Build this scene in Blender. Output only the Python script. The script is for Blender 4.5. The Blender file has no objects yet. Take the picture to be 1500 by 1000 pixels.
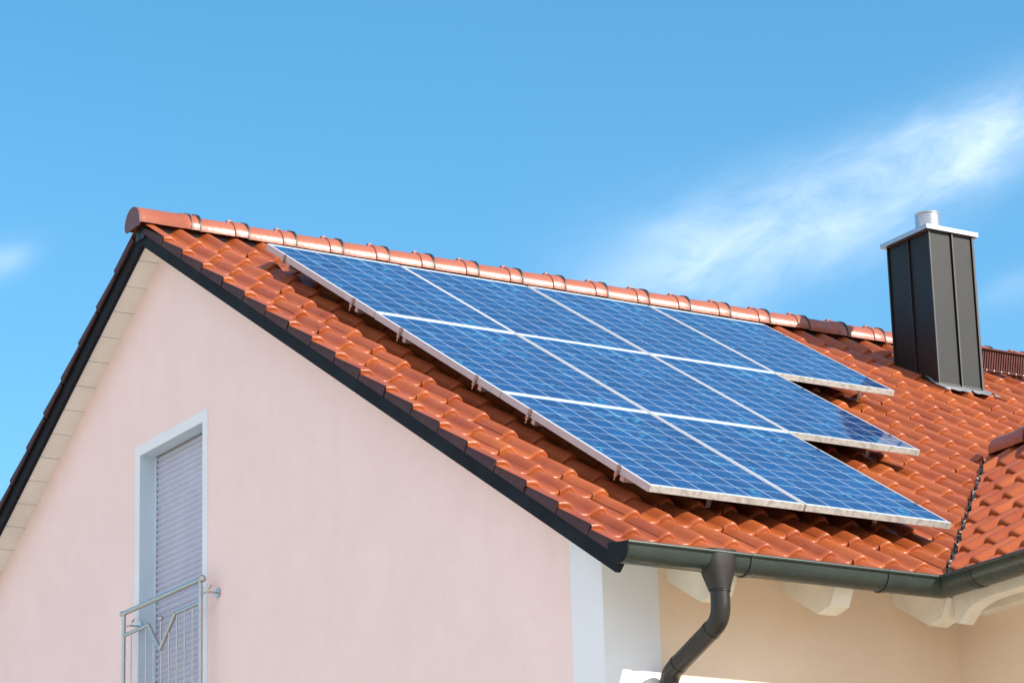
import bpy, bmesh, math, random
from mathutils import Vector, Matrix, Euler
random.seed(7)
C = bpy.context.scene
COL = C.collection
R_ = math.radians

# ------------------------------------------------------------------ camera
cam_d = bpy.data.cameras.new('camera')
cam = bpy.data.objects.new('camera', cam_d); COL.objects.link(cam)
cam_d.sensor_width = 36.0; cam_d.lens = 4529.58 * 36 / 1500
cam_d.clip_end = 3000; cam_d.clip_start = 0.1
CAM_R = (Matrix.Rotation(R_(-32.02201), 3, 'Z') @ Matrix.Rotation(R_(106.72376), 3, 'X') @ Matrix.Rotation(R_(-1.64042), 3, 'Z'))
CAM_T = Vector((-8.69651, -16.85847, -6.38689))
cam.matrix_world = Matrix.Translation(CAM_T) @ CAM_R.to_4x4()
C.camera = cam

# ------------------------------------------------------------------ light
SUN = Vector((0.42, -0.72, 0.545)).normalized()
EXPOSURE = 1.04
sd = bpy.data.lights.new('sun', 'SUN'); sd.energy = 3.9; sd.angle = R_(0.55); sd.color = (1.0, 0.93, 0.82)
sun = bpy.data.objects.new('sun', sd); COL.objects.link(sun)
sun.rotation_euler = SUN.to_track_quat('Z', 'Y').to_euler()
sun.location = (6, -12, 12)

W = bpy.data.worlds.new("World"); C.world = W; W.use_nodes = True
wt = W.node_tree; wt.nodes.clear()


class NT:
    """small helper to write node graphs tersely"""
    def __init__(s, t): s.t = t
    def n(s, kind, **k):
        o = s.t.nodes.new(kind)
        for a, b in k.items():
            if a.startswith('i_'):
                o.inputs[a[2:].replace('_', ' ')].default_value = b
            else: setattr(o, a, b)
        return o
    def l(s, a, b): s.t.links.new(a, b)
    def m(s, op, a, b=None, c=None, clamp=False):
        o = s.t.nodes.new('ShaderNodeMath'); o.operation = op; o.use_clamp = clamp
        for i, v in enumerate((a, b, c)):
            if v is None: continue
            if isinstance(v, (int, float)): o.inputs[i].default_value = v
            else: s.l(v, o.inputs[i])
        return o.outputs[0]
    def mix(s, fac, a, b, mode='MIX'):
        o = s.t.nodes.new('ShaderNodeMix'); o.data_type = 'RGBA'; o.blend_type = mode
        for sock, v in ((o.inputs[0], fac), (o.inputs[6], a), (o.inputs[7], b)):
            if isinstance(v, (int, float)): sock.default_value = v
            elif isinstance(v, tuple): sock.default_value = (*v, 1) if len(v) == 3 else v
            else: s.l(v, sock)
        return o.outputs[2]
    def ramp(s, fac, stops):
        o = s.t.nodes.new('ShaderNodeValToRGB'); s.l(fac, o.inputs[0])
        e = o.color_ramp.elements
        while len(e) < len(stops): e.new(0.5)
        for el, (p, c) in zip(e, stops):
            el.position = p; el.color = (c, c, c, 1) if isinstance(c, (int, float)) else (*c, 1)
        return o.outputs[0]
    def noise(s, vec, scale, detail=4, rough=0.5, dist=0.0):
        o = s.t.nodes.new('ShaderNodeTexNoise')
        o.inputs['Scale'].default_value = scale; o.inputs['Detail'].default_value = detail
        o.inputs['Roughness'].default_value = rough; o.inputs['Distortion'].default_value = dist
        if vec is not None: s.l(vec, o.inputs['Vector'])
        return o.outputs[0]


def pix_dir(x, y):
    return (CAM_R @ Vector(((x - 750) / 4529.58, -(y - 500) / 4529.58, -1))).normalized()


def build_world():
    t = NT(wt)
    sky = t.n('ShaderNodeTexSky', sky_type='NISHITA', sun_disc=False)
    sky.sun_elevation = math.asin(SUN.z); sky.sun_rotation = math.atan2(SUN.x, SUN.y)
    sky.altitude = 400; sky.air_density = 1.0; sky.dust_density = 0.9; sky.ozone_density = 1.6
    tc = t.n('ShaderNodeTexCoord')
    g = tc.outputs['Generated']
    # cirrus streaks laid out by compass direction in the sky
    e0 = pix_dir(1180, 322)
    ax = (pix_dir(1480, 150) - pix_dir(900, 400)); e1 = (ax - e0 * ax.dot(e0)).normalized()
    e2 = e0.cross(e1).normalized()
    if e2.z < 0: e2 = -e2
    def dot(v):
        o = t.n('ShaderNodeVectorMath', operation='DOT_PRODUCT'); t.l(g, o.inputs[0]); o.inputs[1].default_value = v
        return o.outputs['Value']
    d0 = t.m('MAXIMUM', dot(e0), 0.001)
    a = t.m('DIVIDE', dot(e1), d0); b = t.m('DIVIDE', dot(e2), d0)
    cb = t.n('ShaderNodeCombineXYZ')
    t.l(t.m('MULTIPLY', a, 1.0), cb.inputs[0]); t.l(t.m('MULTIPLY', b, 2.2), cb.inputs[1])
    n1 = t.noise(cb.outputs[0], 26, 7, 0.62, 0.5)
    n2 = t.noise(cb.outputs[0], 9, 3, 0.5, 0.3)
    # warp across with large noise
    bw = t.m('ADD', b, t.m('MULTIPLY', t.m('SUBTRACT', n2, 0.5), 0.018))
    bw = t.m('ADD', bw, t.m('MULTIPLY', t.m('MULTIPLY', a, a), -0.35))
    wid = t.m('ADD', 0.0150, t.m('MULTIPLY', a, -0.045)); wid = t.m('MAXIMUM', wid, 0.010)
    q = t.m('DIVIDE', bw, wid)
    band = t.m('EXPONENT', t.m('MULTIPLY', t.m('MULTIPLY', q, q), -0.85))
    end = t.m('MULTIPLY', t.m('SMOOTH_MIN', t.m('MULTIPLY', t.m('ADD', a, 0.096), 20, clamp=True), 1.0, 0.0),
              t.m('MULTIPLY', t.m('SUBTRACT', 0.105, a), 30, clamp=True))
    dens = t.m('MULTIPLY', t.m('MULTIPLY', band, end), t.m('ADD', 0.52, t.m('MULTIPLY', t.m('SUBTRACT', n1, 0.45), 1.9)), clamp=True)
    dens = t.m('MULTIPLY', dens, t.m('ADD', 0.66, t.m('MULTIPLY', a, 1.0)))
    # smaller wisps
    def puff(px, py, r, k, st=0.6):
        p = pix_dir(px, py); f1 = (e1 - p * e1.dot(p)).normalized(); f2 = p.cross(f1)
        u = t.m('DIVIDE', dot(f1), r); v = t.m('DIVIDE', dot(f2), r * st)
        rr = t.m('ADD', t.m('MULTIPLY', u, u), t.m('MULTIPLY', v, v))
        front = t.m('GREATER_THAN', dot(p), 0)
        return t.m('MULTIPLY', t.m('MULTIPLY', t.m('EXPONENT', t.m('MULTIPLY', rr, -1)), front), t.m('MULTIPLY', t.m('ADD', n1, -0.1), k))
    for args in ((5, 380, 0.011, 0.55, 0.5), (1485, 425, 0.014, 0.30, 0.4), (1430, 250, 0.016, .28, .35), (1000, 330, .013, .22, .4)):
        dens = t.m('ADD', dens, puff(*args))
    # very thin veil anywhere else in the sky
    veil = t.m('MULTIPLY', t.m('SUBTRACT', t.noise(g, 3.0, 6, 0.6, 0.4), 0.55), 0.55, clamp=True)
    dens = t.m('ADD', dens, t.m('MULTIPLY', veil, 0.25), clamp=True)
    hsv = t.n('ShaderNodeHueSaturation'); t.l(sky.outputs[0], hsv.inputs['Color'])
    hsv.inputs['Hue'].default_value = 0.485; hsv.inputs['Saturation'].default_value = 1.32; hsv.inputs['Value'].default_value = 0.86
    col = t.mix(dens, hsv.outputs[0], (3.9, 4.5, 5.3))
    # added bright cloud bank, low in the unseen west, to brighten the shaded gable
    cw = dot(Vector((-.90, -.42, .22)).normalized())
    cm = t.ramp(t.m('ADD', cw, t.m('MULTIPLY', t.m('SUBTRACT', t.noise(g, 4.0, 7, .6, .3), .5), .8)), [(0.34, 0.0), (0.62, 1.0)])
    col = t.mix(t.m('MULTIPLY', cm, 0.8), col, (4.4, 4.5, 5.1))
    bg = t.n('ShaderNodeBackground'); t.l(col, bg.inputs[0]); bg.inputs[1].default_value = 0.132
    out = t.n('ShaderNodeOutputWorld'); t.l(bg.outputs[0], out.inputs[0])


build_world()
vs = C.view_settings
vs.view_transform = 'Standard'; vs.look = 'None'; vs.gamma = 1; vs.use_curve_mapping = False; vs.exposure = EXPOSURE
C.render.engine = 'CYCLES'
C.cycles.max_bounces = 8; C.cycles.diffuse_bounces = 4

# ------------------------------------------------------------------ frames
SL = R_(31.2181); CS, SN = math.cos(SL), math.sin(SL)
RIDGE_Y = 0.72          # main ridge line
WX = 4.05               # ridge line of the cross wing
VK = 6.21               # valley: x - y = VK
WR_Y = WX - VK          # where the wing ridge meets the main roof
HT = -0.115             # height of the tile crests above/below the panel plane


def F(u, v, h):  # front slope of the main roof: u along ridge, v down the slope, h off the plane
    return Vector((u, -v * CS - h * SN, -v * SN + h * CS))
def B(u, v, h):  # back slope
    p = F(u, v, h); return Vector((p.x, 2 * RIDGE_Y - p.y, p.z))
def WL(u, v, h):  # wing slope facing -X; u = -Y
    p = F(u, v, h); return Vector((p.y + VK, -u, p.z))
def WRt(u, v, h):
    p = WL(u, v, h); return Vector((2 * WX - p.x, p.y, p.z))
V_RIDGE = -(RIDGE_Y + HT * SN) / CS
V_WING = -(WR_Y + HT * SN) / CS
def XZ_roof(y, h=0):  # z of main front plane at y for height h
    return (h + y * SN) / CS

# ------------------------------------------------------------------ mesh helpers
class MB:
    def __init__(s): s.v = []; s.f = []
    def add(s, vs, fs):
        o = len(s.v); s.v += [Vector(q) for q in vs]; s.f += [[i + o for i in f] for f in fs]
    def box(s, lo, hi, M=None):
        x0, y0, z0 = lo; x1, y1, z1 = hi
        v = [Vector(q) for q in ((x0,y0,z0),(x1,y0,z0),(x1,y1,z0),(x0,y1,z0),(x0,y0,z1),(x1,y0,z1),(x1,y1,z1),(x0,y1,z1))]
        if M: v = [M(*q) if callable(M) else M @ q for q in v]
        s.add(v, [(0,3,2,1),(4,5,6,7),(0,1,5,4),(1,2,6,5),(2,3,7,6),(3,0,4,7)])
    def prism(s, poly, off):  # poly: 3d points, extruded by off
        n = len(poly); off = Vector(off)
        s.add(list(poly) + [Vector(p) + off for p in poly],
              [tuple(range(n))[::-1], tuple(range(n, 2*n))] + [(i, (i+1) % n, n + (i+1) % n, n + i) for i in range(n)])
    def tube(s, pts, r, seg=12, cap=True, sx=None):
        pts = [Vector(p) for p in pts]; n = len(pts)
        rs = r if isinstance(r, (list, tuple)) else [r] * n
        up = None; rings = []
        for i, p in enumerate(pts):
            t = (pts[min(i+1, n-1)] - pts[max(i-1, 0)]).normalized()
            if up is None:
                up = Vector((0, 0, 1)) if abs(t.z) < 0.9 else Vector((1, 0, 0))
            a = (up - t * up.dot(t)).normalized(); b = t.cross(a); up = a
            rings.append([p + (a * math.cos(k*2*math.pi/seg) + b * math.sin(k*2*math.pi/seg)) * rs[i] for k in range(seg)])
        vs = [q for r_ in rings for q in r_]
        fs = [(i*seg+k, i*seg+(k+1) % seg, (i+1)*seg+(k+1) % seg, (i+1)*seg+k) for i in range(n-1) for k in range(seg)]
        if cap: fs += [tuple(range(seg))[::-1], tuple(range((n-1)*seg, n*seg))]
        s.add(vs, fs)
    def grid(s, rows, close=False):
        n = len(rows[0]); vs = [q for r_ in rows for q in r_]
        fs = [(i*n+k, i*n+k+1, (i+1)*n+k+1, (i+1)*n+k) for i in range(len(rows)-1) for k in range(n-1)]
        s.add(vs, fs)
    def ball(s, c, r, seg=12):
        c = Vector(c)
        rows = [[c + Vector((math.sin(a)*math.cos(b), math.sin(a)*math.sin(b), math.cos(a))) * r for b in [2*math.pi*k/seg for k in range(seg+1)]] for a in [math.pi*j/8 for j in range(9)]]
        s.grid(rows)
    def build(s, name, mat, parent=None, smooth=False, bevel=0, clip=None, world=None, fixn=True):
        me = bpy.data.meshes.new(name)
        me.from_pydata([tuple(v) for v in s.v], [], s.f); me.update()
        bm = bmesh.new(); bm.from_mesh(me)
        bmesh.ops.remove_doubles(bm, verts=bm.verts, dist=1e-5)
        for co, no in (clip or []):
            bmesh.ops.bisect_plane(bm, geom=bm.verts[:] + bm.edges[:] + bm.faces[:], plane_co=co, plane_no=no, clear_outer=True)
        if bevel:
            es = [e for e in bm.edges if len(e.link_faces) == 2 and e.calc_face_angle(0) > 0.6]
            bmesh.ops.bevel(bm, geom=es, offset=bevel, segments=2, affect='EDGES', profile=0.6)
        if fixn: bmesh.ops.recalc_face_normals(bm, faces=bm.faces)
        bm.to_mesh(me); bm.free()
        if smooth:
            for p in me.polygons: p.use_smooth = True
            me.set_sharp_from_angle(angle=R_(smooth if smooth is not True else 40))
        o = bpy.data.objects.new(name, me); COL.objects.link(o)
        if mat: me.materials.append(mat)
        if parent: o.parent = parent
        return o


def empty(name, loc, rot=None):
    o = bpy.data.objects.new(name, None); COL.objects.link(o); o.location = loc; o.empty_display_size = .2
    if rot: o.rotation_euler = rot
    return o
def tag(o, label=None, cat=None, group=None, kind=None):
    if label: o['label'] = label
    if cat: o['category'] = cat
    if group: o['group'] = group
    if kind: o['kind'] = kind
    return o

# ------------------------------------------------------------------ materials
def mat(name):
    m = bpy.data.materials.new(name); m.use_nodes = True
    t = NT(m.node_tree); p = m.node_tree.nodes['Principled BSDF']
    return m, t, p
def setp(p, **k):
    for a, b in k.items():
        s = p.inputs[a.replace('_', ' ')]
        s.default_value = (*b, 1) if isinstance(b, tuple) and len(b) == 3 else b
def bump(t, p, h, strength, dist=0.01):
    b = t.n('ShaderNodeBump'); b.inputs['Strength'].default_value = strength; b.inputs['Distance'].default_value = dist
    t.l(h, b.inputs['Height']); t.l(b.outputs[0], p.inputs['Normal'])
def obj_co(t): return t.n('ShaderNodeTexCoord').outputs['Object']

def tile_mat(name, base, dark, hi, rough=0.36):
    m, t, p = mat(name)
    co = obj_co(t); gi = t.n('ShaderNodeNewGeometry')
    rnd = gi.outputs['Random Per Island']
    n1 = t.noise(co, 5.0, 5, 0.6); n2 = t.noise(co, 90, 3, 0.6); n3 = t.noise(co, 22, 5, 0.65, 0.4)
    c = t.mix(t.ramp(rnd, [(0.0, 0.0), (1.0, 1.0)]), base, dark)
    c = t.mix(t.m('MULTIPLY', t.ramp(n1, [(0.35, 0.0), (0.7, 1.0)]), 0.35), c, hi)
    c = t.mix(t.m('MULTIPLY', t.ramp(n3, [(0.5, 0.0), (0.75, 1.0)]), 0.35), c, dark)
    c = t.mix(t.m('MULTIPLY', t.ramp(n2, [(0.66, 0.0), (0.74, 1.0)]), 0.6), c, (0.12, 0.07, 0.05))
    big = t.noise(co, 0.9, 4, .6)
    c = t.mix(t.m('MULTIPLY', t.ramp(big, [(0.45, 0.0), (0.72, 1.0)]), 0.30), c, dark)
    mp = t.n('ShaderNodeMapping'); mp.inputs['Scale'].default_value = (45, 5, 5); t.l(co, mp.inputs[0])
    sk = t.noise(mp.outputs[0], 1.0, 4, .6)
    c = t.mix(t.m('MULTIPLY', t.ramp(sk, [(0.55, 0.0), (0.75, 1.0)]), 0.28), c, (0.16, 0.06, 0.03))
    lich = t.m('MULTIPLY', t.ramp(t.noise(co, 48, 4, .7), [(0.68, 0.0), (0.72, 1.0)]), t.ramp(t.noise(co, 2.5, 3, .6), [(0.5, 0.0), (0.62, 1.0)]))
    c = t.mix(t.m('MULTIPLY', lich, 0.55), c, (0.34, 0.30, 0.20))
    t.l(c, p.inputs['Base Color'])
    r = t.m('ADD', rough, t.m('MULTIPLY', t.m('SUBTRACT', n3, 0.5), 0.35)); t.l(r, p.inputs['Roughness'])
    setp(p, Specular_IOR_Level=0.38)
    bump(t, p, t.m('ADD', n2, t.m('MULTIPLY', n3, 1.5)), 0.12, 0.01)
    return m
M_TILE = tile_mat('roof_tile_clay', (0.37, 0.090, 0.024), (0.24, 0.048, 0.015), (0.44, 0.135, 0.040))
M_RIDGE = tile_mat('ridge_tile_clay', (0.34, 0.105, 0.060), (0.25, 0.070, 0.040), (0.40, 0.15, 0.09), 0.29)

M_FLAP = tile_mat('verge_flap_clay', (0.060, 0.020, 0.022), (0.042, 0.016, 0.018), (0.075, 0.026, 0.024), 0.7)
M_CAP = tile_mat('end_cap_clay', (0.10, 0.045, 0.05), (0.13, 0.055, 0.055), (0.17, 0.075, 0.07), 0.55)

def stucco(name, col, col2, scale=1.0, b=0.25):
    m, t, p = mat(name); co = obj_co(t)
    n1 = t.noise(co, 1.3 * scale, 5, 0.6); n2 = t.noise(co, 160, 3, 0.6); n3 = t.noise(co, 34, 5, .7)
    c = t.mix(t.ramp(n1, [(0.35, 0.0), (0.68, 1.0)]), col, col2)
    mo = t.noise(co, 4.2, 6, .65, .5)
    c = t.mix(t.m('MULTIPLY', t.ramp(mo, [(0.4, 0.0), (0.7, 1.0)]), 0.18), c, tuple(v * .86 for v in col2))
    sp = t.noise(co, 9, 2, 0.5)
    c = t.mix(t.m('MULTIPLY', t.ramp(sp, [(0.74, 0.0), (0.80, 1.0)]), 0.12), c, (0.45, 0.38, 0.36))
    # faint vertical rain streaks
    mp = t.n('ShaderNodeMapping'); mp.inputs['Scale'].default_value = (7, 7, 0.5); t.l(co, mp.inputs[0])
    st = t.noise(mp.outputs[0], 1.0, 4, 0.6)
    c = t.mix(t.m('MULTIPLY', t.ramp(st, [(0.45, 0.0), (0.75, 1.0)]), 0.03), c, (0.42, 0.36, 0.34))
    t.l(c, p.inputs['Base Color']); setp(p, Roughness=0.92, Specular_IOR_Level=0.2)
    bump(t, p, t.m('ADD', n2, t.m('MULTIPLY', n3, 1.6)), b * 1.4, 0.006)
    return m
M_WALL = stucco('pink_render', (0.88, 0.70, 0.675), (0.85, 0.67, 0.645))
M_WALL2 = stucco('warm_bounce_render', (0.84, 0.69, 0.54), (0.80, 0.65, 0.51))  # same paint as the gable, with warm bounced light put into the colour
M_BAND = stucco('pale_band_paint', (0.76, 0.80, 0.85), (0.73, 0.77, 0.82), 1.0, 0.12)

def plain(name, col, rough=0.5, metal=0.0, nscale=8, namt=0.15, spec=0.5, bs=0.0, dirt=None):
    m, t, p = mat(name); co = obj_co(t)
    n = t.noise(co, nscale, 5, 0.6, 0.3)
    dk = tuple(c * (1 - namt * 2) for c in col)
    c = t.mix(t.ramp(n, [(0.35, 0.0), (0.75, 1.0)]), col, dk)
    if dirt:
        dcol, dscale, lo, amt = dirt
        n2 = t.noise(co, dscale, 6, 0.7, 0.6)
        c = t.mix(t.m('MULTIPLY', t.ramp(n2, [(lo, 0.0), (lo + .12, 1.0)]), amt), c, dcol)
    t.l(c, p.inputs['Base Color'])
    t.l(t.m('ADD', rough, t.m('MULTIPLY', t.m('SUBTRACT', n, .5), .3 * min(1, rough * 2))), p.inputs['Roughness'])
    setp(p, Metallic=metal, Specular_IOR_Level=spec)
    if bs: bump(t, p, t.noise(co, nscale * 12, 4, .6), bs, .005)
    return m
M_BOARD = plain('anthracite_board', (0.008, 0.010, 0.015), 0.75, 0, 5, .15, spec=.2)
M_SOFFIT = plain('cream_wood_paint', (0.78, 0.75, 0.70), 0.6, 0, 3, .06, bs=.05)
M_RAFTER = plain('rafter_paint', (0.84, 0.80, 0.70), 0.6, 0, 6, .07, bs=.08, dirt=((0.4, 0.33, 0.22), 18, .6, .4))
M_GUTTER = plain('dark_coated_gutter', (0.040, 0.058, 0.050), 0.27, 0.2, 7, .12, dirt=((.12, .12, .10), 30, .64, .5))
M_PIPE = plain('dark_coated_downpipe', (0.030, 0.027, 0.025), 0.36, 0.3, 9, .14, dirt=((.2, .19, .17), 26, .68, .7))
M_ALU = plain('anodised_aluminium', (0.68, 0.68, 0.68), 0.42, 0.6, 20, .08)
M_FRAME = plain('frame_aluminium', (0.49, 0.49, 0.51), 0.5, 0.0, 14, .07)
M_DIRTY = plain('lichen_stained_frame', (0.47, 0.48, 0.46), 0.65, 0.0, 16, .10, dirt=((.16, .17, .12), 26, .50, .5), bs=.06)
M_STEEL = plain('stainless_steel', (0.50, 0.49, 0.47), 0.26, 0.9, 20, .08)
M_ZINC = plain('galvanised_sheet', (0.42, 0.44, 0.47), 0.32, 0.8, 25, .10)
M_CHIM = plain('dark_zinc_cladding', (0.007, 0.007, 0.007), 0.42, 0.0, 2.2, .12, spec=.28, dirt=((.035, .032, .028), 12, .64, .35))
M_SEAM = plain('black_seam', (0.012, 0.012, 0.013), 0.5, 0, 5, .1)
M_LEAD = plain('lead_flashing', (0.27, 0.28, 0.30), 0.5, 0.3, 18, .15, bs=.3)
M_SHUT = plain('roller_shutter_slats', (0.46, 0.48, 0.60), 0.5, 0, 6, .05)
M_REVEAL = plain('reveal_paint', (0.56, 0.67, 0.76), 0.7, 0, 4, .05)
M_GUIDE = plain('shutter_guide', (0.25, 0.25, 0.27), 0.5, 0.2, 4, .05)
M_MORTAR = plain('valley_metal', (0.05, 0.05, 0.055), 0.6, 0.3, 30, .3, dirt=((.35, .35, .32), 9, .6, .8), bs=.5)
M_CRUMB = plain('mortar_crumbs', (0.42, 0.41, 0.37), 0.9, 0, 9, .4, bs=.5, dirt=((.06, .05, .05), 22, .5, .9))
M_SNOW = plain('red_brown_lattice', (0.07, 0.010, 0.007), 0.85, 0, 10, .1)
M_WOOD = plain('deck_boards', (0.10, 0.06, 0.04), 0.8, 0, 6, .15)
M_PAVE = plain('pale_gravel', (0.62, 0.53, 0.41), 0.9, 0, 0.8, .12, bs=.4, dirt=((.42, .36, .28), 6, .5, .5))
M_GRASS = plain('meadow', (0.09, 0.12, 0.035), 0.95, 0, 0.15, .2, bs=.3)
M_CABLE = plain('black_plastic', (0.02, 0.02, 0.022), 0.5, 0, 6, .1)


def cell_mat():
    m, t, p = mat('polycrystalline_cells'); co = obj_co(t)
    sp = t.n('ShaderNodeSeparateXYZ'); t.l(co, sp.inputs[0]); x, y = sp.outputs[0], sp.outputs[1]
    P = 0.1585; mx = (0.99 - 6 * P) / 2; my = (1.653 - 10 * P) / 2; g = 0.0042
    def fr(c, m0, n):
        q = t.m('DIVIDE', t.m('SUBTRACT', c, m0), P)
        f = t.m('FRACT', q)
        edge = t.m('MINIMUM', f, t.m('SUBTRACT', 1, f))       # 0 at gap
        ins = t.m('MULTIPLY', t.m('GREATER_THAN', q, 0), t.m('LESS_THAN', q, n))
        return q, f, t.m('MULTIPLY', t.m('GREATER_THAN', edge, g / 2 / P * 1.15), ins)
    qx, fx, cx = fr(x, mx, 6); qy, fy, cy = fr(y, my, 10)
    cell = t.m('MULTIPLY', cx, cy)
    # bus bars: two thin ribbons per cell across the module
    def bar(f, c, w): return t.m('LESS_THAN', t.m('ABSOLUTE', t.m('SUBTRACT', f, c)), w)
    bars = t.m('MAXIMUM', bar(fy, 0.26, 0.0075), bar(fy, 0.74, 0.0075))
    # cell-wise tone
    cb = t.n('ShaderNodeCombineXYZ'); t.l(t.m('FLOOR', qx), cb.inputs[0]); t.l(t.m('FLOOR', qy), cb.inputs[1])
    oi = t.n('ShaderNodeObjectInfo'); t.l(t.m('MULTIPLY', oi.outputs['Random'], 50), cb.inputs[2])
    wn = t.n('ShaderNodeTexWhiteNoise', noise_dimensions='3D'); t.l(cb.outputs[0], wn.inputs['Vector'])
    vo = t.n('ShaderNodeTexVoronoi'); vo.inputs['Scale'].default_value = 42; vo.inputs['Randomness'].default_value = 1
    t.l(co, vo.inputs['Vector'])
    vs_ = t.n('ShaderNodeSeparateColor'); t.l(vo.outputs['Color'], vs_.inputs[0])
    big = t.noise(co, 3.0, 4, .6)
    k = t.m('ADD', t.m('MULTIPLY', wn.outputs['Value'], 0.45), t.m('MULTIPLY', vs_.outputs[0], 0.30))
    k = t.m('ADD', k, t.m('MULTIPLY', big, 0.35))
    c = t.mix(k, (0.003, 0.013, 0.075), (0.010, 0.058, 0.19))
    spark = t.m('MULTIPLY', t.ramp(vs_.outputs[1], [(0.80, 0.0), (0.88, 1.0)]), t.ramp(t.noise(co, 2.2, 4, .6), [(0.48, 0.0), (0.66, 1.0)]))
    c = t.mix(t.m('MULTIPLY', spark, 0.8), c, (0.04, 0.28, 0.45))
    c = t.mix(t.m('MULTIPLY', bars, 0.22), c, (0.35, 0.45, 0.58))
    c = t.mix(cell, (0.42, 0.50, 0.60), c)
    dust = t.noise(co, 11, 5, .65)
    c = t.mix(t.m('MULTIPLY', t.ramp(dust, [(0.45, 0.0), (0.8, 1.0)]), 0.07), c, (0.55, 0.55, 0.52))
    t.l(c, p.inputs['Base Color']); setp(p, Specular_IOR_Level=0.5, IOR=1.45)
    t.l(t.m('ADD', 0.015, t.m('MULTIPLY', dust, 0.05)), p.inputs['Roughness'])
    return m
M_CELL = cell_mat()

# ------------------------------------------------------------------ ground
g = MB(); g.add([(-900, -900, -8.004), (900, -900, -8.004), (900, 900, -8.004), (-900, 900, -8.004)], [(0, 1, 2, 3)])
tag(g.build('ground', M_GRASS), kind='structure')
g = MB(); g.add([(-40, -45, -8), (40, -45, -8), (40, 30, -8), (-40, 30, -8)], [(0, 1, 2, 3)])
tag(g.build('gravel_yard', M_PAVE), kind='structure')
GZ = -8.0

# ------------------------------------------------------------------ house
house = empty('house', (0, -1.8, GZ))
tag(house, 'pink rendered house with orange tiled gable roof and dark bargeboards', 'house')
PO = Matrix.Translation((0, 1.8, -GZ))
class HB(MB):
    """mesh builder whose points are given in world space and stored under the house empty"""
    def build(s, name, mat_, parent=None, **k):
        root = parent or house
        off = Vector((0, -1.8, GZ))
        if parent is None or parent is house: s.v = [v - off for v in s.v]; par = house
        else: s.v = [v - off for v in s.v]; par = parent
        return MB.build(s, name, mat_, par, **{a: b for a, b in k.items()})
OFF = Vector((0, -1.8, GZ))
def cl(lst): return [(Vector(c) - OFF, Vector(n)) for c, n in lst]

# ---- tiles
TW = 0.203; TP = 0.3355; U0 = -0.565
def prof(t):
    d = (t - 0.25)
    if d > 0.5: d -= 1
    w = 0.37
    b = 0.5 + 0.5 * math.cos(math.pi * max(-1, min(1, d / w)))
    b = b ** 0.9
    tr = -0.10 * math.cos(2 * math.pi * (t - 0.75)) if t > 0.5 else 0
    return (b + tr - 1) * 0.046
def add_tile(mb, fr, u0, vend, L=0.385, verge=False, w=TW, jit=1.0, lf=.030):
    n = 13
    du = random.uniform(-.0006, .0006) * jit; dv = random.uniform(-.005, .005) * jit
    dh = random.uniform(-.0013, .0013) * jit; yaw = random.uniform(-.012, .012) * jit
    rows = []
    for s_, hz in ((0, 0), (.5, 0), (.93, .0005), (.968, -.0005), (.986, -.004), (.996, -.009), (1.0, -.016), (.998, -.028), (.97, -.033)):
        row = []
        for i in range(n):
            t = i / (n - 1)
            uu = u0 + t * (w + .001) - .0005
            lift = -lf * (1 - s_)
            edge = 0
            pt_ = prof(t) if not (verge and t < .25) else -.007 * ((.25 - t) / .25) ** 2
            h = HT + pt_ + lift + hz + dh + edge 
            v = vend - L * (1 - s_) + dv + yaw * (t - .5)
            row.append(fr(uu + du, v, h))
        rows.append(row)
    mb.grid(rows)
    if verge:
        # downturned verge flap with a rounded shoulder
        a = []
        for s_ in (0.15, .55, .985):
            v = vend - L * (1 - s_) + dv
            ht = HT - .007 - 0.030 * (1 - s_) + dh
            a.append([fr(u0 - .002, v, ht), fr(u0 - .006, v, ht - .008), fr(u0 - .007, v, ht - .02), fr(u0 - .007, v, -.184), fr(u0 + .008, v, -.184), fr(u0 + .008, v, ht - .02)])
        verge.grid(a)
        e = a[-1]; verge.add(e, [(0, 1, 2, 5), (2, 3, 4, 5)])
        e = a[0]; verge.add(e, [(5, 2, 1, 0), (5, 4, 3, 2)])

VENDS = [5.70] + [5.39 - TP * k for k in range(0, 18)]
def slope_tiles(fr, ustart, ucount, vtop=None, verge0=True, jit=1.0):
    mb = HB(); vtop = V_RIDGE if vtop is None else vtop
    for k, ve in enumerate(VENDS):
        if ve < vtop + 0.05: continue
        L = 0.385 if k else 0.36
        for i in range(ucount):
            add_tile(mb, fr, ustart + i * TW, ve, L=min(L, ve - vtop), verge=(VF if verge0 and i == 0 else None), jit=jit, lf=(.004 if ve - vtop < .5 else .030))
    return mb
NMAIN = 56
VF = HB()
mb = slope_tiles(F, U0, NMAIN)
# left of the wing ridge line keep x - y < VK, right of it keep x + y > 2WX - VK
s2 = math.sqrt(.5)
import copy
mbR = HB(); mbR.v = [v.copy() for v in mb.v]; mbR.f = [list(f_) for f_ in mb.f]
roof = mb.build('roof', M_TILE, clip=cl([((WX, 0, 0), (1, 0, 0)), ((1.42 - .014, -4.79, 0), (s2, -s2, 0))]), smooth=50)
tag(roof, 'orange-red wavy clay tiles, slope carrying the panels')
mbR.build('roof', M_TILE, clip=cl([((WX, 0, 0), (-1, 0, 0)), ((2 * WX - 1.42 + .014, -4.79, 0), (-s2, -s2, 0))]), smooth=50)
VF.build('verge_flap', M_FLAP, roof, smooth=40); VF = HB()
rb = slope_tiles(B, U0, NMAIN); rb.build('roof', M_TILE, smooth=50)
VF.build('verge_flap', M_FLAP, roof, smooth=40)
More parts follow.
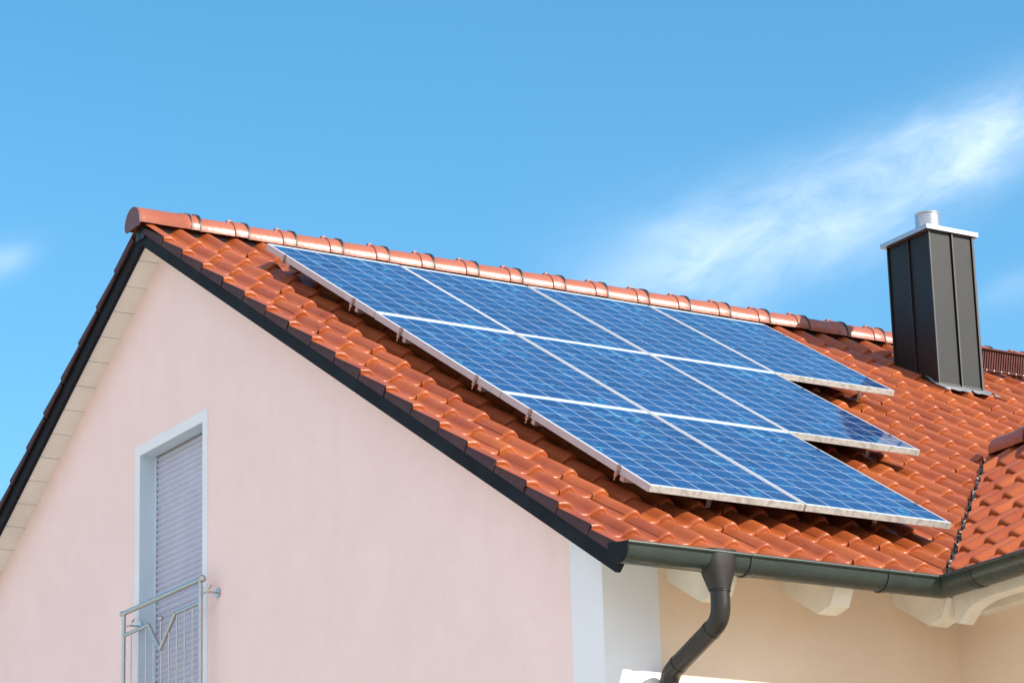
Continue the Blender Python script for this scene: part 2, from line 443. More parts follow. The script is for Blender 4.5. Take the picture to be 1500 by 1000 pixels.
# wing slopes, u = -y from the apex region to the wing gable
WU0 = -WR_Y + 0.09; NW = 37
ww = slope_tiles(WL, WU0, NW, V_WING, verge0=False)
ww.build('roof', M_TILE, clip=cl([((1.42 + .024, -4.79, 0), (-s2, s2, 0))]), smooth=50)
ww = slope_tiles(WRt, WU0, NW, V_WING, verge0=False)
ww.build('roof', M_TILE, clip=cl([((2 * WX - 1.42 - .024, -4.79, 0), (s2, s2, 0))]), smooth=50)
XEND = U0 + NMAIN * TW; WYEND = -(WU0 + NW * TW)

# ---- roof decking below the tiles (boards)
def deck(fr, u0, u1, v0, v1, h0=-.205, h1=-.183):
    m_ = HB(); m_.box((u0, v0, h0), (u1, v1, h1), fr); return m_
deck(F, -.51, XEND - .05, V_RIDGE + .03, 5.62).build('roof_decking', M_SOFFIT, clip=cl([((WX, 0, 0), (1, 0, 0)), ((1.42, -4.79, 0), (s2, -s2, 0))]))
deck(F, -.51, XEND - .05, V_RIDGE + .03, 5.62).build('roof_decking', M_SOFFIT, clip=cl([((WX, 0, 0), (-1, 0, 0)), ((2 * WX - 1.42, -4.79, 0), (-s2, -s2, 0))]))
deck(B, -.51, XEND - .05, V_RIDGE + .03, 5.62).build('roof_decking', M_SOFFIT)
deck(WL, WU0 - .1, -WYEND - .05, V_WING + .04, 5.62).build('roof_decking', M_SOFFIT, clip=cl([((1.42, -4.79, 0), (-s2, s2, 0))]))
deck(WRt, WU0 - .1, -WYEND - .05, V_WING + .04, 5.62).build('roof_decking', M_SOFFIT, clip=cl([((2 * WX - 1.42, -4.79, 0), (s2, s2, 0))]))

# ---- bargeboards (two on the visible gable)
for fr in (F, B):
    m_ = HB()
    vr = lambda h: -(RIDGE_Y + h * SN) / CS
    poly = [fr(-.545, vr(-.155), -.155), fr(-.545, 5.705, -.155), fr(-.545, 5.665, -.272), fr(-.545, vr(-.272), -.272)]
    m_.prism(poly, (.030, 0, 0))
    m_.build('bargeboard', M_BOARD, bevel=.002)
# ---- gable soffit boards, laid across, with open joints
for fr in (F, B):
    m_ = HB(); v = -(RIDGE_Y + -.262 * SN) / CS + .004
    first = True
    while v < 5.45:
        L = .232 if not first else .14; first = False
        L = min(L, 5.45 - v)
        dz = random.uniform(-.0012, .0012)
        m_.box((-.515, v, -.262 + dz), (-.33, v + L - .005, -.246 + dz), fr); v += L
    m_.build('soffit_boards', M_SOFFIT)
    m_ = HB(); m_.box((-.51, -(RIDGE_Y - .2 * SN) / CS, -.236), (-.33, 5.5, -.232), fr); m_.build('soffit_backing', M_WOOD)

# ---- walls
XW = -.36; YW = -4.31; YB = 2 * RIDGE_Y - YW; WXL = 1.90; WXR = 2 * WX - WXL
wl = HB()
def zr(y, h=-.21): return (h + y * SN) / CS
OY0, OY1, OZ0, OZ1 = .185, 1.115, -3.32, -1.19    # opening of the french window
RD = .115
def gable_poly(pts): return [Vector((XW, y, z)) for y, z in pts]
yr = RIDGE_Y
zt = zr(yr, -.215)
# gable sheet with the hole, built from butted strips
wl.add(gable_poly([(YW, GZ), (OY0, GZ), (OY0, zr(OY0, -.215)), (YW, zr(YW, -.215))]), [(0, 1, 2, 3)])
wl.add(gable_poly([(OY0, OZ1), (OY1, OZ1), (OY1, zr(2*yr-OY1, -.215)), (yr, zt), (OY0, zr(OY0, -.215))]), [(0, 1, 2, 3, 4)])
wl.add(gable_poly([(OY0, GZ), (OY1, GZ), (OY1, OZ0), (OY0, OZ0)]), [(0, 1, 2, 3)])
wl.add(gable_poly([(OY1, GZ), (YB, GZ), (YB, zr(2*yr-YB, -.215)), (OY1, zr(2*yr-OY1, -.215))]), [(0, 1, 2, 3)])
# front wall with the wing walls, back wall, end wall
ztop = zr(YW, -.21)
wall = wl.build('wall', M_WALL)
wl = HB()
wl.add([(XW, YW, GZ), (WXL, YW, GZ), (WXL, YW, ztop), (XW, YW, ztop)], [(0, 1, 2, 3)])
WYW = WYEND + .35
wl.add([(WXL, YW, GZ), (WXL, WYW, GZ), (WXL, WYW, ztop), (WXL, YW, ztop)], [(0, 1, 2, 3)])
wl.add([(WXL, WYW, GZ), (WXR, WYW, GZ), (WXR, WYW, ztop), (WX, WYW, zr(WR_Y, -.215)), (WXL, WYW, ztop)], [(0, 1, 2, 3, 4)])
wl.add([(WXR, WYW, GZ), (WXR, YW, GZ), (WXR, YW, ztop), (WXR, WYW, ztop)], [(0, 1, 2, 3)])
XE = XEND - .3
wl.add([(WXR, YW, GZ), (XE, YW, GZ), (XE, YW, ztop), (WXR, YW, ztop)], [(0, 1, 2, 3)])
wl.add([(XE, YW, GZ), (XE, YB, GZ), (XE, YB, ztop), (XE, yr, zt), (XE, YW, ztop)], [(0, 1, 2, 3, 4)])
wl.add([(XE, YB, GZ), (XW, YB, GZ), (XW, YB, ztop), (XE, YB, ztop)], [(0, 1, 2, 3)])
tag(wl.build('wall', M_WALL2), 'rendered wall under the eaves, warm bounced light put into its colour')
# pale corner bands, 3 mm proud
cb = HB()
def zb(y): return zr(y, -.235)
cb.prism([Vector((XW - .003, YW - .003, GZ + .01)), Vector((XW - .003, YW + .285, GZ + .01)), Vector((XW - .003, YW + .285, zb(YW + .285))), Vector((XW - .003, YW - .003, zb(YW)))], (.0025, 0, 0))
cb.prism([Vector((XW - .0005, YW - .003, GZ + .01)), Vector((XW + .335, YW - .003, GZ + .01)), Vector((XW + .335, YW - .003, ztop)), Vector((XW - .0005, YW - .003, ztop))], (0, .0025, 0))
cb.build('corner_band', M_BAND)

# ---- french window with roller shutter
win = HB()
bw = .072; t0 = XW - .004
for lo, hi in (((t0, OY0 - bw, OZ0), (XW - .0005, OY0, OZ1 + bw)), ((t0, OY1, OZ0), (XW - .0005, OY1 + bw, OZ1 + bw)), ((t0, OY0, OZ1), (XW - .0005, OY1, OZ1 + bw))):
    win.box(lo, hi)
window = win.build('window', M_BAND)
rv = HB()
rv.add([(XW, OY1, OZ0), (XW + .4, OY1, OZ0), (XW + .4, OY1, OZ1), (XW, OY1, OZ1)], [(0, 1, 2, 3)])
rv.add([(XW, OY0, OZ0), (XW + .4, OY0, OZ0), (XW + .4, OY0, OZ1), (XW, OY0, OZ1)], [(0, 1, 2, 3)])
rv.add([(XW, OY0, OZ1), (XW + .4, OY0, OZ1), (XW + .4, OY1, OZ1), (XW, OY1, OZ1)], [(0, 1, 2, 3)])
rv.add([(XW, OY0, OZ0), (XW + .4, OY0, OZ0), (XW + .4, OY1, OZ0), (XW, OY1, OZ0)], [(0, 1, 2, 3)])
rv.build('reveal', M_REVEAL, window)
sh = HB(); xs = XW + RD; z = OZ0
SPn = .0395
while z < OZ1 - .012:
    rows = []
    for q in range(7):
        a = q / 6; xx = xs - .006 * math.sin(math.pi * a) + (.003 if q in (0, 6) else 0)
        rows.append([Vector((xx, OY0 + .022, z + a * SPn)), Vector((xx, OY1 - .022, z + a * SPn))])
    sh.grid(rows); z += SPn
sh.build('roller_shutter', M_SHUT, window, smooth=35)
gd = HB()
for ya, yb_ in ((OY0, OY0 + .024), (OY1 - .024, OY1)):
    gd.box((xs - .014, ya, OZ0), (xs - .006, yb_, OZ1 - .002)); gd.box((xs + .008, ya, OZ0), (xs + .014, yb_, OZ1 - .002))
gd.build('guide_rail', M_REVEAL, window)
gd = HB(); gd.box((xs - .012, OY0 + .024, OZ1 - .012), (xs + .02, OY1 - .024, OZ1 - .002)); gd.build('shutter_slot', M_GUIDE, window)

# ---- stainless railing in front of the window
XR = -.455; YL, YRr = 1.150, .012; ZT = -2.247
rl = HB()
rl.tube([(XR, YL + .012, ZT), (XR, YRr - .012, ZT)], .0165, 14)
rl_o = rl.build('railing', M_STEEL, smooth=40)
for yy in (YL - .005, YRr + .01):
    p_ = HB(); p_.tube([(XR, yy, ZT - .012), (XR, yy, -3.4)], .0135, 12); p_.build('post', M_STEEL, rl_o, smooth=40)
kn = HB(); kn.ball((XR, YRr - .018, ZT), .024, 14); kn.build('end_ball', M_STEEL, rl_o, smooth=60)
kn = HB(); kn.ball((XR, YL + .015, ZT), .020, 14); kn.build('end_ball', M_STEEL, rl_o, smooth=60)
ZM = -2.392
yv0, yv1, yvm, zvm = .765, .372, .600, -2.575
mr = HB(); mr.tube([(XR, YL - .005, ZM), (XR, yv0, ZM)], .0125, 12); mr.build('mid_rail', M_STEEL, rl_o, smooth=40)
mr = HB(); mr.tube([(XR, yv1, ZM), (XR, YRr + .01, ZM)], .0125, 12)
mr.build('mid_rail', M_STEEL, rl_o, smooth=40)
mr = HB(); mr.tube([(XR, yv0 + .004, ZM + .002), (XR, yvm, zvm)], .0125, 12); mr.tube([(XR - .004, yvm - .012, zvm - .006), (XR - .002, yv1 - .002, ZM + .002)], .0145, 12)
mr.build('v_shaped_rail', M_STEEL, rl_o, smooth=40)
ys_ = [YL - .005 - (YL - YRr - .015) * k / 10 for k in range(1, 10)]
for yy in ys_:
    if yy > yv0 or yy < yv1: zt_ = ZM - .01
    else:
        zt_ = ZM + (zvm - ZM) * ((yv0 - yy) / (yv0 - yvm) if yy > yvm else (yy - yv1) / (yvm - yv1)) - .012
    b_ = HB(); b_.tube([(XR, yy, zt_), (XR, yy, -3.36)], .0045, 8); b_.build('baluster', M_STEEL, rl_o, smooth=40)
b_ = HB(); b_.tube([(XR, yvm - .012, zvm + .01), (XR, yvm - .012, ZM - .005)], .006, 8); b_.ball((XR, yvm - .012, ZM + .008), .0185, 12); b_.build('ball_finial', M_STEEL, rl_o, smooth=60)
b_ = HB(); b_.tube([(XR, YL, -3.36), (XR, YRr, -3.36)], .0125, 12); b_.build('bottom_rail', M_STEEL, rl_o, smooth=40)
for yy, sgn in ((YL - .005, -1), (YRr + .01, -1)):
    for zz in (-2.335 if sgn else 0, -3.2):
        yk = yy - .06
        w_ = HB(); w_.tube([(XR, yy, zz), (XR + .02, yk, zz), (XW - .002, yk, zz)], .006, 8)
        w_.tube([(XW - .012, yk, zz), (XW - .001, yk, zz)], .030, 16); w_.tube([(XR + .03, yk, zz + .02), (XR + .045, yk - .0, zz + .045)], .005, 8)
        w_.build('wall_bracket', M_STEEL, rl_o, smooth=40)

# ---- ridge tiles
def ridge_piece(L=.3575, endcap=False, short=False):
    """one half-round ridge tile along +x starting at 0, apex height 0 at its centre line base"""
    m_ = MB()
    secs = [(0, .107), (.02, .111), (L * .70, .114), (L * .72, .114), (L * .735, .123), (L * .76, .1245), (L * .97, .1235), (L + .012, .121), (L + .012, .107)]
    rows = []
    for x, r in secs:
        row = []
        for k in range(19):
            a = R_(-97 + 194 * k / 18)
            row.append(Vector((x, math.sin(a) * r, math.cos(a) * r * .99)))
        rows.append(row)
    m_.grid(rows)
    # small nib on the crown where the collar starts
    m_.box((L * .71, -.018, .10), (L * .78, .018, .133))
    return m_
def ridge_run(M, n, name='ridge_tile', first_cap=True, skip=None):
    src = None; clip_src = None
    for i in range(n):
        if src is None:
            m_ = ridge_piece(); src = m_.build('ridge_tile', M_RIDGE, roof, smooth=45)
            o = src
            c_ = MB()
            rows = []
            for x in (-.010, .008):
                rows.append([])
                for k in range(15):
                    a = R_(-100 + 200 * k / 14); w = .6 + 1.2 * max(0, math.cos(a)) ** 2
                    rows[-1].append(Vector((x * w, math.sin(a) * .1265, math.cos(a) * .128)))
            c_.grid(rows)
            rows2 = [[q * 1.0 for q in rows[0]], [Vector((q.x, q.y * .85, q.z * .85)) for q in rows[0]]]
            c_.grid(rows2)
            rows2 = [[q * 1.0 for q in rows[1]], [Vector((q.x, q.y * .85, q.z * .85)) for q in rows[1]]]
            c_.grid(rows2)
            clip_src = c_.build('ridge_clip', M_SEAM, roof, smooth=45); c = clip_src
        else:
            o = src.copy(); COL.objects.link(o); o.parent = roof
            c = clip_src.copy(); COL.objects.link(c); c.parent = roof
        j = Euler((random.uniform(-.012, .012), random.uniform(-.004, .006), random.uniform(-.006, .006))).to_matrix().to_4x4()
        T = M @ Matrix.Translation((i * .3575, 0, 0))
        o.matrix_local = Matrix.Translation(-OFF) @ T @ j
        c.matrix_local = Matrix.Translation(-OFF) @ M @ Matrix.Translation(((i + 1) * .3575 + .004, 0, 0))
RZ = zr(RIDGE_Y, HT) - .047
XS = .178 - .3575
ridge_run(Matrix.Translation((XS, RIDGE_Y, RZ)), 31)
# first ridge tile with its closed end at the gable
m_ = HB(); L0 = .43; x0 = XS - L0
rows = []
for x, r in ((x0, .113), (x0 + .012, .118), (L0 * .72 + x0, .119), (L0 * .74 + x0, .126), (L0 * .97 + x0, .1255), (XS + .012, .123), (XS + .012, .107)):
    rows.append([Vector((x, RIDGE_Y + math.sin(R_(-97 + 194 * k / 18)) * r, RZ + math.cos(R_(-97 + 194 * k / 18)) * r * .99)) for k in range(19)])
m_.grid(rows)
m_.build('ridge_tile', M_RIDGE, roof, smooth=45)
m_ = HB(); r = .115
pts = [Vector((x0 - .008, RIDGE_Y + math.sin(R_(-98 + 196 * k / 20)) * r, RZ + math.cos(R_(-98 + 196 * k / 20)) * r * 1.01)) for k in range(21)]
m_.prism(pts + [Vector((x0 - .008, RIDGE_Y + .095, RZ - .035)), Vector((x0 - .008, RIDGE_Y - .095, RZ - .035))], (.012, 0, 0))
m_.build('ridge_end_cap', M_CAP, roof, bevel=.002)
m_ = HB()
for xx, k0 in ((XS + .004, 1), (XS - .062, .5)):
    rows = []
    for x in (-.010, .008):
        rows.append([Vector((xx + x * k0 * (.6 + 1.2 * max(0, math.cos(a)) ** 2), RIDGE_Y + math.sin(a) * .1295, RZ + math.cos(a) * .131)) for a in [R_(-100 + 200 * k / 14) for k in range(15)]])
    m_.grid(rows)
m_.build('ridge_clip', M_SEAM, roof, smooth=45)
# wing ridge, running towards -Y
ridge_run(Matrix.Translation((WX, WR_Y - .15, RZ - (RIDGE_Y - WR_Y) * SN / CS + 0.0)) @ Matrix.Rotation(R_(-90), 4, 'Z'), 20)
m_ = HB(); zc = RZ - (RIDGE_Y - WR_Y) * SN / CS; r = .106
m_.prism([Vector((WX + math.sin(R_(-100 + 200 * k / 20)) * r, WR_Y - .152, zc + math.cos(R_(-100 + 200 * k / 20)) * r * 1.01)) for k in range(21)], (0, -.01, 0))
m_.build('ridge_end_cap', M_FLAP, roof)
# mortar/comb strip that closes the gap under the main ridge tiles
m_ = HB()
for s_ in (1, -1):
    m_.box((x0 + .05, RIDGE_Y + s_ * .035 - .03, RZ - .10), (XEND - .02, RIDGE_Y + s_ * .035 + .03, RZ - .02))
m_.build('ridge_comb', M_SEAM, roof)

# ---- valley channel with mortar and broken tile crumbs
m_ = HB()
zv0 = XZ_roof(-4.79, -.150)
def valley_pt(s_, side, h=0):
    # s_ 0 at eave .. 1 at wing ridge end
    y = -4.82 + s_ * (WR_Y + 4.82); x = VK + y
    q = Vector((x + side * s2, y - side * s2, XZ_roof(y, -.168) - 0)) ; q.z += abs(side) * .3 + h
    return q
rows = []
for i in range(60):
    s_ = i / 59; rows.append([valley_pt(s_, d_, random.uniform(-.002, .002)) for d_ in (-.14, -.05, 0, .05, .14)])
m_.grid(rows); m_.build('valley', M_MORTAR, roof)
m_ = HB()
for i in range(60):
    s_ = random.random(); q = valley_pt(s_, random.uniform(-.012, .018), .012)
    r = random.uniform(.005, .014)
    M_ = Matrix.Translation(q) @ Euler((random.uniform(0, 6), random.uniform(0, 6), random.uniform(0, 6))).to_matrix().to_4x4()
    m_.box((-r, -r * .7, -r * .45), (r * .9, r * .8, r * .5), M_)
tag(m_.build('valley_mortar', M_CRUMB, roof, bevel=.003), kind='stuff')

# ---- rafter tails under the front eave
def tail(x):
    m_ = HB()
    P_ = [(-4.25, -3.045), (-4.31, -3.081), (-4.597, -3.245), (-4.705, -3.222), (-4.757, -3.128), (-4.757, zr(-4.757, -.206)), (-4.25, zr(-4.25, -.206))]
    m_.prism([Vector((x, y, z)) for y, z in P_], (.12, 0, 0)); m_.build('rafter_tail', M_RAFTER, bevel=.004)
for k in range(3): tail(.028 + .722 * k)
for k in range(4): tail(6.9 + .722 * k)
# wing eave: plate with haunched end and a second plate behind
m_ = HB()
pr_ = [(-4.76, -3.10), (-4.775, -3.262), (-4.80, -3.268), (-4.845, -3.235), (-4.88, -3.208), (-4.93, -3.190), (-5.00, -3.178), (-5.1, -3.173), (WYEND + .2, -3.173), (WYEND + .2, -3.02), (-4.76, -3.02)]
m_.prism([Vector((1.505, y, z)) for y, z in pr_], (.09, 0, 0)); m_.build('eave_plate', M_RAFTER, bevel=.003)
m_ = HB()
pr_ = [(-4.48, -3.0), (-4.50, -3.10), (-4.56, -3.15), (WYEND + .2, -3.15), (WYEND + .2, -3.0)]
m_.prism([Vector((1.80, y, z)) for y, z in pr_], (.1, 0, 0)); m_.build('eave_plate', M_RAFTER, bevel=.003)
m_ = HB(); m_.box((1.60, WYEND + .2, -3.04), (1.90, -4.36, -3.02)); m_.build('wing_soffit', M_SOFFIT)

# ---- gutters
GR = .082
def gutter(p0, p1, out, capA=True, capB=True):
    """half-round gutter from p0 to p1 (centre line), out = unit vector pointing away from the wall"""
    p0, p1, out = Vector(p0), Vector(p1), Vector(out); up = Vector((0, 0, 1)); r = GR
    ax = (p1 - p0).normalized(); L = (p1 - p0).length
    m_ = HB(); N = 14
    def ring(c, rr, bead=True):
        q = [c - out * rr + up * .03]
        for k in range(N + 1):
            a = math.pi * k / N
            q.append(c - out * math.cos(a) * rr - up * math.sin(a) * rr)
        q.append(c + out * rr + up * .006)
        return q
    outer = [ring(p0, r), ring(p1, r)]; inner = [ring(p0, r - .003), ring(p1, r - .003)]
    m_.grid(outer); m_.grid(inner)
    # rolled front bead
    m_.tube([p0 + out * (r + .003) + up * .006, p1 + out * (r + .003) + up * .006], .0095, 10)
    for c, on in ((p0, capA), (p1, capB)):
        if on:
            rg = ring(c, r); m_.add(rg, [tuple(range(len(rg)))])
    return m_, ring, p0, ax, L, out, up
GC = (-4.818, -3.068)
CX = 1.392; GR = .082
m_, ring, p0, ax, L, out, up = gutter((-.60, GC[0], GC[1]), (CX - .0, GC[0], GC[1]), (0, -1, 0), True, False)
gut = m_.build('gutter', M_GUTTER, smooth=45, clip=cl([((CX, GC[0], 0), (s2, -s2, 0))]))
m_ = HB()
rg = ring(Vector((-.603, GC[0], GC[1])), GR + .005); m_.prism([v + Vector((0, 0, .004)) for v in rg], (.012, 0, 0)); m_.build('gutter_end_cap', M_BOARD, gut, bevel=.001)
for xx in (.128, .98):  # joint collars
    m_ = HB(); m_.grid([ring(Vector((xx, GC[0], GC[1])), GR + .0035), ring(Vector((xx + .035, GC[0], GC[1])), GR + .0035)])
    m_.grid([ring(Vector((xx + .0, GC[0], GC[1])), GR + .006), ring(Vector((xx + .007, GC[0], GC[1])), GR + .006)])
    m_.grid([ring(Vector((xx + .0, GC[0], GC[1])), GR - .002), ring(Vector((xx + .0, GC[0], GC[1])), GR + .006)])
    m_.tube([Vector((xx, GC[0] - GR - .003, GC[1] + .006)), Vector((xx + .035, GC[0] - GR - .003, GC[1] + .006))], .0115, 10)
    m_.build('gutter_joint', M_GUTTER, gut, smooth=45)
m_, ring2, p0, ax, L, out, up = gutter((CX, GC[0], GC[1]), (CX, WYEND + .05, GC[1]), (-1, 0, 0), False, True)
g2 = m_.build('gutter', M_GUTTER, smooth=45, clip=cl([((CX, GC[0], 0), (-s2, s2, 0))]))
for yy in (-5.10, -6.4):
    m_ = HB(); m_.grid([ring2(Vector((CX, yy, GC[1])), GR + .0035), ring2(Vector((CX, yy - .035, GC[1])), GR + .0035)])
    m_.grid([ring2(Vector((CX, yy, GC[1])), GR + .006), ring2(Vector((CX, yy - .007, GC[1])), GR + .006)])
    m_.tube([Vector((CX - GR - .003, yy, GC[1] + .006)), Vector((CX - GR - .003, yy - .035, GC[1] + .006))], .0115, 10)
    m_.build('gutter_joint', M_GUTTER, g2, smooth=45)

# ---- downpipe with funnel outlet
PX = -.03
dp = HB()
arc = []
def bend(pts, rad=.10, n=6):
    out_ = [Vector(pts[0])]
    for i in range(1, len(pts) - 1):
        a, b, c = Vector(pts[i-1]), Vector(pts[i]), Vector(pts[i+1])
        d1 = (a - b).normalized(); d2 = (c - b).normalized()
        p = b + d1 * rad; q = b + d2 * rad
        for k in range(n + 1):
            t = k / n; out_.append(p * (1-t)**2 + b * 2 * t * (1-t) + q * t * t)
    out_.append(Vector(pts[-1])); return out_
pth = bend([(PX, -4.845, -3.235), (PX, -4.845, -3.385), (PX, -4.375, -3.575), (PX, -4.375, -4.2), (PX, -4.375, GZ + .05)], .075)
dp.tube(pth, .0485, 20, cap=False)
pipe = dp.build('downpipe', M_PIPE, smooth=50)
m_ = HB(); m_.tube([(PX, -4.845, -3.232), (PX, -4.845, -3.248)], .0525, 20); 
pa = Vector((PX, -4.845, -3.385)); dd = (Vector((PX, -4.375, -3.575)) - pa).normalized()
m_.build('pipe_joint', M_PIPE, pipe, smooth=45)
for s_ in (.085, .40):
    m_ = HB(); m_.tube([pa + dd * s_, pa + dd * (s_ + .02)], .0512, 20); m_.build('pipe_joint', M_PIPE, pipe, smooth=45)
fn = HB(); rows = []
for z, hx, y0_, y1_, rnd in ((-3.045, .090, -4.912, -4.765, .35), (-3.10, .088, -4.911, -4.765, .35), (-3.135, .082, -4.908, -4.77, .4), (-3.24, .0535, -4.899, -4.792, 1.0)):
    row = []
    cy = (y0_ + y1_) / 2; hy = (y1_ - y0_) / 2
    for k in range(33):
        a = 2 * math.pi * k / 32; ca, sa = math.cos(a), math.sin(a); e = .35 + .65 * rnd
        px_ = math.copysign(abs(ca) ** e, ca) * hx; py_ = math.copysign(abs(sa) ** e, sa) * hy
        row.append(Vector((PX + px_ - .004, cy + py_, z)))
    rows.append(row)
fn.grid(rows); fn.build('funnel_outlet', M_PIPE, pipe, smooth=50)
for zz in (-3.95, -5.6, -7.2):
    m_ = HB(); m_.tube([(PX, -4.375, zz), (PX, -4.375, zz - .03)], .052, 20); m_.tube([(PX, -4.33, zz - .015), (PX, -4.305, zz - .015)], .008, 8); m_.build('pipe_bracket', M_GUTTER, pipe, smooth=45)

# ---- chimney
cx0, cx1, cy0, cy1 = 5.172, 5.558, -.434, .045
zt_c = .760
def zbase(y): return XZ_roof(y, HT - .03)
ch = HB()
ch.add([(cx0, cy0, zbase(cy0)), (cx1, cy0, zbase(cy0)), (cx1, cy1, zbase(cy1)), (cx0, cy1, zbase(cy1)),
        (cx0, cy0, zt_c), (cx1, cy0, zt_c), (cx1, cy1, zt_c), (cx0, cy1, zt_c)],
       [(4, 5, 6, 7), (0, 1, 5, 4), (1, 2, 6, 5), (2, 3, 7, 6), (3, 0, 4, 7)])
chim = ch.build('chimney', M_CHIM, bevel=.002)
sm = HB()
xm = (cx0 + cx1) / 2 + .004
for x in (xm,): sm.box((x - .006, cy0 - .016, zbase(cy0) + .02), (x + .006, cy0 - .001, zt_c - .001))
sm.box((cx1 - .004, cy0 - .014, zbase(cy0) + .02), (cx1 + .014, cy0 - .001, zt_c - .001))
sm.box((cx0 - .012, cy0 - .006, zbase(cy0) + .02), (cx0 - .001, cy0 + .006, zt_c - .001))
for y in ((cy0 + cy1) / 2,): sm.box((cx0 - .014, y - .004, zbase(y) + .02), (cx0 - .001, y + .004, zt_c - .001))
sm.box((cx0 - .012, cy1 - .006, zbase(cy1) + .02), (cx0 - .001, cy1 + .006, zt_c - .001))
sm.box((cx0 - .003, cy0 - .006, zbase(cy0) + .022), (cx1 + .003, cy0 - .001, zbase(cy0) + .045))
sm.build('standing_seam', M_SEAM, chim)
cp = HB(); cp.box((cx0 - .048, cy0 - .03, zt_c), (cx1 + .05, cy1 + .035, zt_c + .034)); cp.build('cap_plate', M_ZINC, chim, bevel=.003)
cp = HB(); px_, py_ = 5.365, -.195
rows = []
for z, r in ((zt_c + .03, .094), (zt_c + .205, .092), (zt_c + .208, .0945), (zt_c + .222, .0945), (zt_c + .222, .085), (zt_c + .06, .085)):
    rows.append([Vector((px_ + math.cos(2*math.pi*k/28)*r, py_ + math.sin(2*math.pi*k/28)*r, z)) for k in range(29)])
cp.grid(rows); cp.build('flue_pipe', M_ZINC, chim, smooth=40)
cp = HB(); cp.tube([(px_, py_, zt_c + .05), (px_, py_, zt_c + .1)], .084, 20); cp.build('flue_inside', M_SEAM, chim)
# lead apron dressed over the tiles below the chimney
fl = HB(); rows = []
def surf(u, v):  # approximate top of the tiles at (u, v)
    t = ((u - U0) / TW) % 1
    ve = min([e for e in VENDS if e >= v] or [v]); s_ = 1 - (ve - v) / .385
    return HT + prof(t) - .024 * (1 - s_)
va = -cy0 / CS - .02
for j in range(12):
    v = va - .06 + .27 * j / 11; row = []
    for i in range(41):
        u = cx0 - .03 + .47 * i / 40 + .05 * (j / 11) * (i / 40)
        edge = .012 * math.sin(i * .9) * (j / 11)
        h = max(surf(u, v + edge), HT - .018) + .012
        if j < 3: h = max(h, HT + .01 - j * .002)
        row.append(F(u, v + edge, h))
    rows.append(row)
fl.grid(rows)
fl.build('lead_flashing', M_LEAD, chim, smooth=60)
fl = HB()
for ua, ub in ((cx1 + .016, cx1 + .05),):
    fl.box((ua, -cy1 / CS - .12, HT - .02), (ub, va + .02, HT + .006), F)
fl.build('lead_flashing', M_LEAD, chim, bevel=.002)

# ---- snow guard lattice to the right of the chimney
sg = HB(); uu = 5.72; y_ = .20; zb_ = XZ_roof(y_, HT) + .01; 
sgx1 = 7.6
while uu < sgx1:
    sg.prism([Vector((uu, y_, zb_)), Vector((uu + .013, y_, zb_)), Vector((uu + .053, y_ + .012, zb_ + .165)), Vector((uu + .040, y_ + .012, zb_ + .165))], (0, .03, 0)); uu += .0235
sgo = sg.build('snow_guard', M_SNOW)
tag(sgo, 'red-brown slatted snow guard under the ridge')
sg = HB()
for z in (zb_ - .004, zb_ + .164): sg.box((5.70, y_ - .004, z), (sgx1 + .05, y_ + .022, z + .012))
for x in (5.9, 6.5, 7.1): sg.box((x, y_ + .02, zb_ - .02), (x + .03, y_ + .03, zb_ + .15))
sg.build('guard_rail', M_SNOW, sgo)
sg = HB(); x = 5.73
while x < sgx1:
    sg.ball((x, y_ - .008, zb_ - .002), .006, 6); x += .072
sg.build('rivet', M_ALU, sgo)

# ------------------------------------------------------------------ solar panels
ROT = Matrix(((1, 0, 0), (0, CS, -SN), (0, SN, CS))).to_4x4()   # local x along ridge, y up the slope, z normal
PW, PH, PT = .99, 1.653, .040
def make_panel():
    root = empty('solar_panel', (0, 0, 0))
    f = MB(); w = .011; W_, H_ = PW - .013, PH - .003
    for lo, hi in (((0, w, -PT), (w, H_, 0)), ((W_ - w, w, -PT), (W_, H_, 0)), ((w, H_ - w, -PT), (W_ - w, H_, 0))):
        f.box(lo, hi)
    f.box((0, w + .001, -PT - .0002), (.03, H_, -PT + .0015)); f.box((W_ - .03, w + .001, -PT - .0002), (W_, H_, -PT + .0015))
    f.build('frame', M_FRAME, root, bevel=.0008)
    d = MB(); d.box((0, 0, -PT + .004), (W_, w, .0)); d.build('lower_frame_edge', M_DIRTY, root, bevel=.0008)
    g_ = MB(); g_.box((w, w, -.008), (W_ - w, H_ - w, -.0022)); g_.build('glass', M_CELL, root)
    g_ = MB(); g_.box((w, w, -.012), (W_ - w, H_ - w, -.0085)); g_.build('back_sheet', M_CABLE, root)  # sheet coloured black to deepen the shade under the panels
    return root
proto = make_panel()
LAB = {
 (0, 0): 'solar panel at the upper left corner of the array, next to the gable and ridge',
 (1, 0): 'top-row solar panel, second from the gable end, right under the ridge tiles',
 (2, 0): 'top-row solar panel, third from the gable end, right under the ridge tiles',
 (3, 0): 'top-row solar panel at the right end, the one nearest the dark chimney',
 (0, 1): 'middle-row solar panel along the left edge of the array beside the gable',
 (1, 1): 'centre solar panel of the middle row, framed by panels on all four sides',
 (2, 1): 'middle-row solar panel at the right end, with the chimney mirrored in its corner',
 (0, 2): 'bottom-row solar panel on the left, above the gutter downpipe',
 (1, 2): 'bottom-row solar panel on the right, its lower corner close to the roof valley'}
first = True
for (i, j), lab in LAB.items():
    if first: o = proto; first = False
    else:
        o = proto.copy(); COL.objects.link(o)
        for ch_ in proto.children:
            c = ch_.copy(); COL.objects.link(c); c.parent = o
    jt = random.uniform(-.0015, .0015)
    o.matrix_world = Matrix.Translation(F(i * PW + .0045, (j + 1) * PH - .0015, jt)) @ ROT
    tag(o, lab, 'solar panel', 'solar panels mounted on the tiled roof')

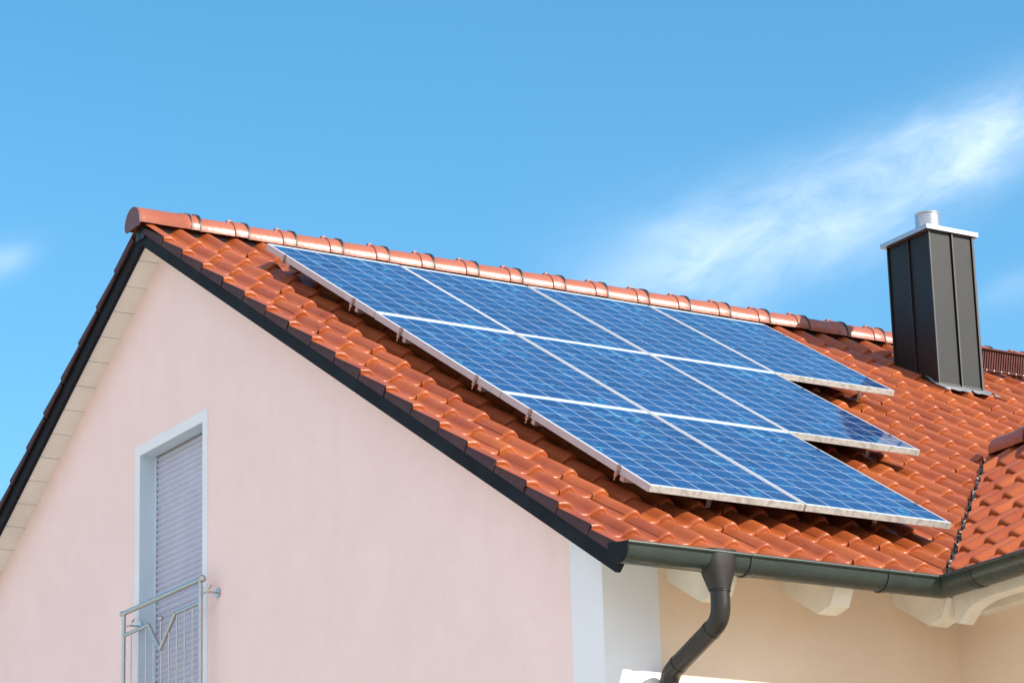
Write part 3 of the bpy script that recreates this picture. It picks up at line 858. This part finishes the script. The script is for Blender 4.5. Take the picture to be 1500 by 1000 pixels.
# ------------------------------------------------------------------ mounting rails with end clamps and roof hooks
RV = [(.304, 3.96, 'top row, upper'), (1.349, 3.96, 'top row, lower'), (2.021, 2.97, 'middle row, upper'), (3.005, 2.97, 'middle row, lower'), (3.653, 1.98, 'bottom row, upper'), (4.640, 1.98, 'bottom row, lower')]
RL = ['topmost mounting rail, its clamp near the upper left corner of the panels',
      'second mounting rail down, clamp just above the upper white seam on the left edge',
      'third mounting rail down, clamp just below the upper white seam on the left edge',
      'fourth mounting rail down, clamp just above the lower white seam on the left edge',
      'fifth mounting rail down, clamp just below the lower white seam on the left edge',
      'lowest mounting rail, its clamp near the bottom left corner of the panels']
for (v, ue, _), lab in zip(RV, RL):
    root = empty('mounting_rail', F(0, v, HT), (math.atan2(SN, CS), 0, 0))
    Mi = root.matrix_basis.inverted() if False else (Matrix.Translation(F(0, v, HT)) @ ROT).inverted()
    def loc(mb_): mb_.v = [Mi @ q for q in mb_.v]; return mb_
    r_ = MB(); r_.box((.035, v - .019, -PT - .041), (ue + .01, v + .019, -PT - .0012), F)
    loc(r_).build('rail', M_ALU, root, bevel=.002)
    for ux, s_ in ((-.020, 1), (ue - .006, -1)):
        c = MB(); e = ux + s_ * .0195          # outer face of the frame
        def cb_(a0, a1, v0, v1, h0, h1): c.box((min(a0, a1), v0, h0), (max(a0, a1), v1, h1), F)
        cb_(e - s_ * .0045, e - s_ * .0008, v - .012, v + .012, -.040, .0028)
        cb_(e - s_ * .0045, e + s_ * .008, v - .012, v + .012, .0004, .0028)
        cb_(e - s_ * .014, e + s_ * .03, v - .011, v + .011, -PT - .006, -PT - .0012)
        c.tube([F(e - s_ * .009, v, -PT - .040), F(e - s_ * .009, v, -PT + .014)], .0042, 8)
        c.tube([F(e - s_ * .009, v, -PT - .0015), F(e - s_ * .009, v, -PT + .007)], .0095, 6)
        c.tube([F(e - s_ * .009, v, -PT - .016), F(e - s_ * .009, v, -PT - .0075)], .0095, 6)
        loc(c).build('end_clamp', M_STEEL, root, bevel=.0008)
    u = .55
    while u < ue:
        h_ = MB(); h_.box((u, v - .02, -PT - .052), (u + .03, v + .06, -PT - .042), F); h_.box((u, v + .055, -.15), (u + .03, v + .062, -PT - .042), F)
        loc(h_).build('roof_hook', M_STEEL, root); u += 1.1
    tag(root, lab, 'mounting rail', 'mounting rails under the solar panels')
